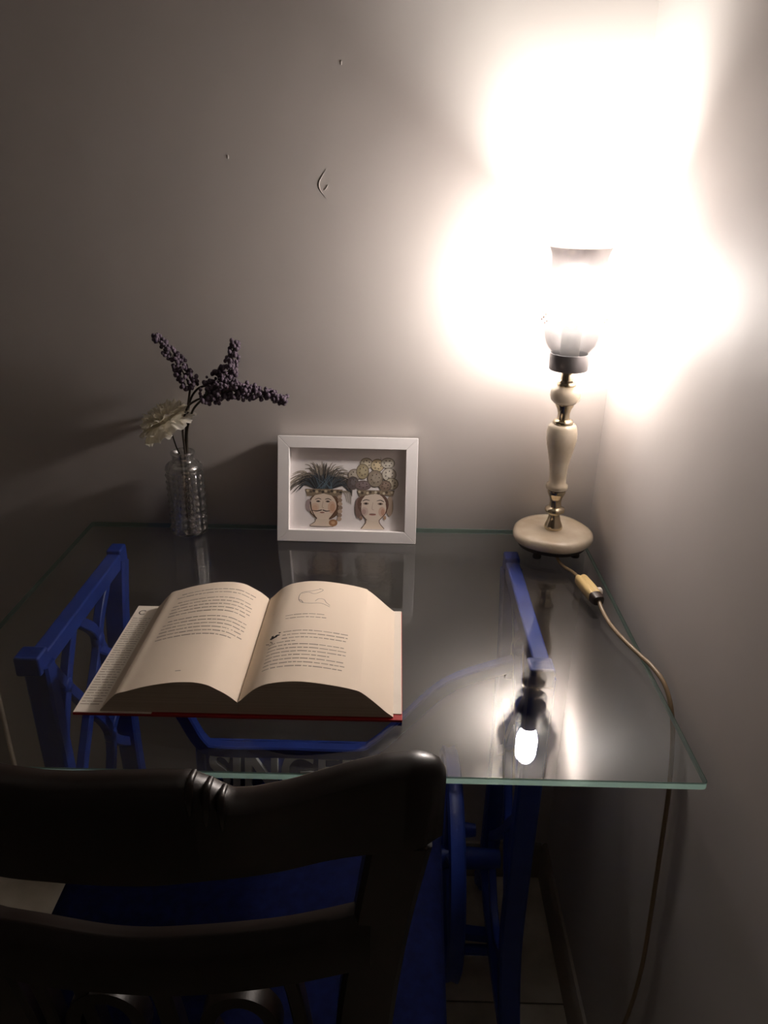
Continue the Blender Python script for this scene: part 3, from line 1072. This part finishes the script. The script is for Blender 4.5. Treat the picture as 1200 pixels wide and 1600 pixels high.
# a bent leaf standing a little proud of each block
for nm, x0, x1 in (('leaf', -.2750, -.1532), ('leaf', -.1516, -.0300)):
    xs_ = [x0 + (x1 - x0) * i / 40 for i in range(41)]
    rings = [[(x, y, page_z(x) + .0006) for x in xs_] + [(x, y, page_z(x) + .0003) for x in xs_[::-1]] for y in [BY0 - .0006 + (BY1 - BY0 + .0012) * k / 4 for k in range(5)]]
    MB().loft(rings).build(nm, 'page', book, smooth=40)


def words(mb, x0, x1, y, hgt, rn, zf, dens=.86, last=1.0, mi=0):
    x = x0
    xe_ = x0 + (x1 - x0) * last
    while x < xe_ - .002:
        wl = rn.uniform(.003, .0105)
        if x + wl > xe_: wl = xe_ - x
        k = max(1, int(wl / .003))
        yo = rn.uniform(-.0001, .0001)
        hh = hgt * rn.uniform(.75, 1.1)
        for i in range(k):
            a, c = x + wl * i / k, x + wl * (i + 1) / k
            mb.poly([(a, y + yo - hh / 2, zf(a)), (c, y + yo - hh / 2, zf(c)), (c, y + yo + hh / 2, zf(c)), (a, y + yo + hh / 2, zf(a))], mi)
        x += wl + rn.uniform(.0008, .0014)


rn = random.Random(11)
zf = lambda x: page_z(x) + .00072
tl = MB()
y = -.2895
for (nl, last) in ((2, 1.0), (5, .96), (6, .90)):
    for i in range(nl):
        words(tl, -.2600 + (.004 if i == 0 else 0), -.1660, y, .0016, rn, zf, last=last if i == nl - 1 else 1)
        y -= .0074
    y -= .0052
words(tl, -.218, -.212, -.457, .0014, rn, zf)
tl.build('page_text', 'ink', bl, kind='stuff')
tr_ = MB()
for i, yy in enumerate((-.3495, -.3560)):
    words(tr_, -.121 + .001 * i, -.074, yy, .0013, rn, zf)
y = -.384
for i in range(11):
    x0 = -.1335 + (.015 if i < 3 else .002)
    words(tr_, x0, -.0475, y, .0015, rn, zf, last=(.35 if i == 3 else .8 if i == 7 else 1))
    y -= .0066
tr_.build('page_text', 'ink', brk, kind='stuff')
# little sketch above the chapter heading and the dark drop initial
sk = MB()


def sketch(pts, w_):
    P, _ = path([(x, y, 0) for x, y in pts], 1, 6)
    for i in range(len(P) - 1):
        p, q = P[i], P[i + 1]
        t = (q - p).normalized(); s_ = Vector((-t.y, t.x, 0)) * w_ / 2
        sk.poly([(v.x, v.y, zf(v.x)) for v in (p + s_, q + s_, q - s_, p - s_)][::-1])


sketch([(-.086, -.292), (-.096, -.297), (-.108, -.300), (-.1105, -.312), (-.106, -.323), (-.095, -.326), (-.083, -.325), (-.072, -.331)], .0008)
sketch([(-.108, -.302), (-.100, -.300), (-.093, -.304), (-.087, -.300), (-.083, -.294), (-.088, -.291)], .0007)
sketch([(-.090, -.321), (-.086, -.315), (-.080, -.316), (-.077, -.322), (-.072, -.328)], .0007)
sketch([(-.1105, -.316), (-.107, -.318), (-.104, -.324)], .0010)
sk.build('page_drawing', 'ink', brk)
dc = MB()
for (x, y, wx, wy) in ((-.1285, -.3905, .0042, .0022), (-.1245, -.3885, .0030, .0016), (-.1300, -.3870, .0016, .0014), (-.1225, -.3840, .0014, .0010)):
    dc.poly([(x + wx * math.cos(a), y + wy * math.sin(a) * (1 + .3 * math.cos(3 * a)), zf(x + wx * math.cos(a)) + .0001) for a in [2 * math.pi * i / 12 for i in range(12)]])
for (x, y) in ((-.1345, -.3990), (-.1325, -.4005), (-.1300, -.3985), (-.1282, -.4010)):
    dc.poly([(x + .0012 * math.cos(a), y + .0007 * math.sin(a), zf(x) + .0001) for a in [2 * math.pi * i / 8 for i in range(8)]])
dc.build('drop_initial', 'inkblack', brk)
# text on the jacket flap and its big initial C
ft = MB()
zfl = lambda x: ZB + .0008
y = -.300
while y > -.468:
    words(ft, -.3165, -.2950, y, .0011, rn, zfl)
    y -= .0046
ft.build('flap_text', 'ink', flapL, kind='stuff')
cc = MB()
P = [(-.3085 + .0042 * math.cos(a), -.2865 + .0046 * math.sin(a)) for a in [math.radians(45 + 270 * i / 18) for i in range(19)]]
for i in range(18):
    (xa, ya), (xb, yb) = P[i], P[i + 1]
    t = Vector((xb - xa, yb - ya, 0)).normalized(); s_ = Vector((-t.y, t.x, 0)) * .0006
    cc.poly([(v.x, v.y, ZB + .0009) for v in (Vector((xa, ya, 0)) + s_, Vector((xb, yb, 0)) + s_, Vector((xb, yb, 0)) - s_, Vector((xa, ya, 0)) - s_)][::-1])
cc.build('flap_initial', 'inkblack', flapL)

# ================================================================== VASE
VX, VY = -.3135, -.0385
vase = thing('glass_vase', 'small clear embossed glass bottle vase holding artificial flowers', 'vase', (VX, VY, TABLE_Z))
VP = [(.0235, .7505), (.0262, .7520), (.0272, .7555), (.0272, .7700), (.0272, .7900), (.0274, .8150), (.0275, .8400), (.0275, .8535), (.0266, .8585), (.0235, .8618), (.0190, .8642), (.0164, .8668), (.0158, .8715), (.0168, .8752), (.0180, .8775), (.0175, .8800), (.0150, .8805)]
PP, _ = path([(r, 0, z) for r, z in VP], 1, 12)
outer_p = [(p.x, p.z) for p in PP]
inner_p = [(max(.004, r - .0024), max(z, .757)) for r, z in outer_p][::-1]


def emb(r, z, a):
    if r > .0262 and .758 < z < .853:
        return r + .0024 * max(0, math.sin(7 * a + (z - .76) * 300) * math.sin(7 * a - (z - .76) * 300)) - .0012
    return r


b = MB()
n = 120
b.lathe(outer_p, (VX, VY), n, emb, cap=False)
s = len(b.v)
b.lathe(inner_p, (VX, VY), n, None, cap=False)
# bottom caps and joined lip
b.face([i for i in range(n)][::-1])
e = s + (len(inner_p) - 1) * n
b.face([e + i for i in range(n)])
lo_ = (len(outer_p) - 1) * n
for i in range(n):
    j = (i + 1) % n
    b.face((lo_ + i, lo_ + j, s + j, s + i))
b.build('bottle', 'vase', vase, smooth=60)

# ================================================================== LAVENDER SPRIGS AND WHITE FLOWER
def sprig(label, stem_pts, spike, r0, r1, nbud, leafy=False, rn=random.Random(5)):
    t = thing('lavender_sprig', label, 'flower', stem_pts[0], 'artificial lavender sprigs in the vase')
    MB().tube(stem_pts + [spike[0]], [.0016] * len(stem_pts) + [.0014], n=8, sub=8).build('stem', 'stem', t, smooth=60)
    P, _ = path(spike, 1, 12)
    MB().tube(spike, [.0016] + [.0011] * (len(spike) - 2) + [.0006], n=6, sub=6).build('spike_stem', 'stem', t, smooth=60)
    b = MB()
    for k in range(nbud):
        f = (k + .5) / nbud
        p = P[min(len(P) - 1, int(f * (len(P) - 1)))]
        i = min(len(P) - 2, int(f * (len(P) - 1)))
        tg = (P[i + 1] - P[i]).normalized()
        nrm = tg.orthogonal().normalized(); bn = tg.cross(nrm)
        a = rn.uniform(0, 6.283)
        env = (r0 + (r1 - r0) * f) * min(1, .45 + 5 * f)
        rr = env * rn.uniform(.45, 1.0)
        q = p + (nrm * math.cos(a) + bn * math.sin(a)) * rr + tg * rn.uniform(-.002, .003)
        if q.y > -.006: q.y = -.006
        s = rn.uniform(.0021, .0034)
        b.sphere(q, s, 7, 5, (1, 1, rn.uniform(.9, 1.3)))
    b.build('blossoms', 'laven', t, smooth=60, kind='stuff')
    if leafy:
        for k in range(5):
            a = k * 1.3
            p = P[0] + Vector((0, 0, 0))
            d_ = (P[3] - P[0]).normalized()
            o_ = d_.orthogonal().normalized(); o2 = d_.cross(o_)
            e_ = p + d_ * .012 + (o_ * math.cos(a) + o2 * math.sin(a)) * .009
            MB().bar([p, (p + e_) / 2 + d_ * .003, e_], (o_ * math.sin(a) - o2 * math.cos(a)), .0024, .0004, sub=3).build('sepal', 'leafg', t, smooth=50)
    return t


sprig('dark purple lavender sprig leaning back over the white flower', [(-.318, -.034, .775), (-.312, -.038, .83), (-.3085, -.040, .878), (-.3020, -.040, .930), (-.2950, -.040, .965)], [(-.2925, -.040, .976), (-.2990, -.041, .995), (-.3130, -.042, 1.022), (-.3345, -.043, 1.050)], .0185, .0060, 150, rn=random.Random(1))
sprig('upright purple lavender sprig rising above the drooping ones', [(-.312, -.030, .776), (-.309, -.034, .83), (-.3065, -.036, .878), (-.3030, -.036, .925), (-.2960, -.036, .955), (-.2850, -.036, .972), (-.2720, -.036, .978)], [(-.2650, -.036, .973), (-.2440, -.037, .992), (-.2320, -.038, 1.010), (-.2250, -.038, 1.042)], .0190, .0065, 170, True, rn=random.Random(2))
sprig('longest purple lavender sprig drooping sideways towards the picture frame', [(-.306, -.044, .777), (-.307, -.044, .83), (-.3050, -.044, .878), (-.3010, -.045, .915), (-.2900, -.046, .945), (-.2740, -.048, .962)], [(-.2620, -.049, .970), (-.2300, -.050, .976), (-.1950, -.050, .973), (-.1550, -.050, .964)], .0185, .0070, 250, True, rn=random.Random(4))
sprig('short dark lavender sprig tucked between the upright and drooping sprigs', [(-.314, -.046, .777), (-.311, -.044, .83), (-.3075, -.046, .878), (-.3060, -.050, .920), (-.2960, -.052, .950), (-.2820, -.056, .962)], [(-.2720, -.058, .966), (-.2450, -.060, .975), (-.2080, -.060, .982)], .0130, .0080, 100, True, rn=random.Random(6))
fl = thing('white_flower', 'white ruffled artificial carnation with thin stem in the glass vase', 'flower', (-.319, -.040, .776))
fb = Vector((-.3255, -.046, .9180))
MB().tube([(-.319, -.040, .776), (-.3160, -.041, .83), (-.3155, -.044, .872), (-.3200, -.045, .890), fb], [.0011] * 5, n=8, sub=8).build('stem', 'stem', fl, smooth=60)
ax = Vector((-.46, -.10, .87)).normalized()
ex = ax.orthogonal().normalized(); ey = ax.cross(ex)
MB().tube([fb - ax * .002, fb + ax * .004, fb + ax * .010], [.0025, .0052, .0070], n=12, sub=3).build('calyx', 'calyx', fl, smooth=60)
rp = random.Random(8)
for (cnt, open0, open1, ln, wd) in ((7, 66, 100, .040, .74), (7, 52, 78, .040, .74), (6, 34, 56, .039, .74), (6, 18, 34, .037, .72), (4, 5, 14, .034, .8)):
    for k in range(cnt):
        a0 = 2 * math.pi * (k + rp.uniform(-.15, .15)) / cnt + rp.uniform(0, .5)
        ph = rp.uniform(0, 6.28); ph2 = rp.uniform(0, 6.28)
        b = MB(); NU, NV = 9, 24
        s = len(b.v)
        for i in range(NU + 1):
            u = i / NU
            for j in range(NV + 1):
                v = j / NV * 2 - 1
                th = math.radians(open0 + (open1 - open0) * u ** 1.5)
                ang = a0 + v * wd * (.30 + .70 * u ** .5)
                l = ln * u * (1 - .10 * v ** 4) * (1 + (.035 * math.sin(13 * v + ph) + .03 * math.sin(23 * v + ph2)) * u ** 3)
                ruf = .0030 * u ** 2.5 * math.sin(8 * v + ph) + .0012 * u ** 4 * math.sin(19 * v + ph2)
                rad_ = l * math.sin(th); hh = .006 + l * math.cos(th) + ruf
                q = fb + ax * hh * .86 + (ex * math.cos(ang) + ey * math.sin(ang)) * (rad_ + .002)
                if q.y > -.004: q.y = -.004 - .0002 * j
                b.v.append(q)
        for i in range(NU):
            for j in range(NV):
                p0 = s + i * (NV + 1) + j
                b.face((p0, p0 + 1, p0 + NV + 2, p0 + NV + 1))
        b.build('petal', 'petal', fl, smooth=80)
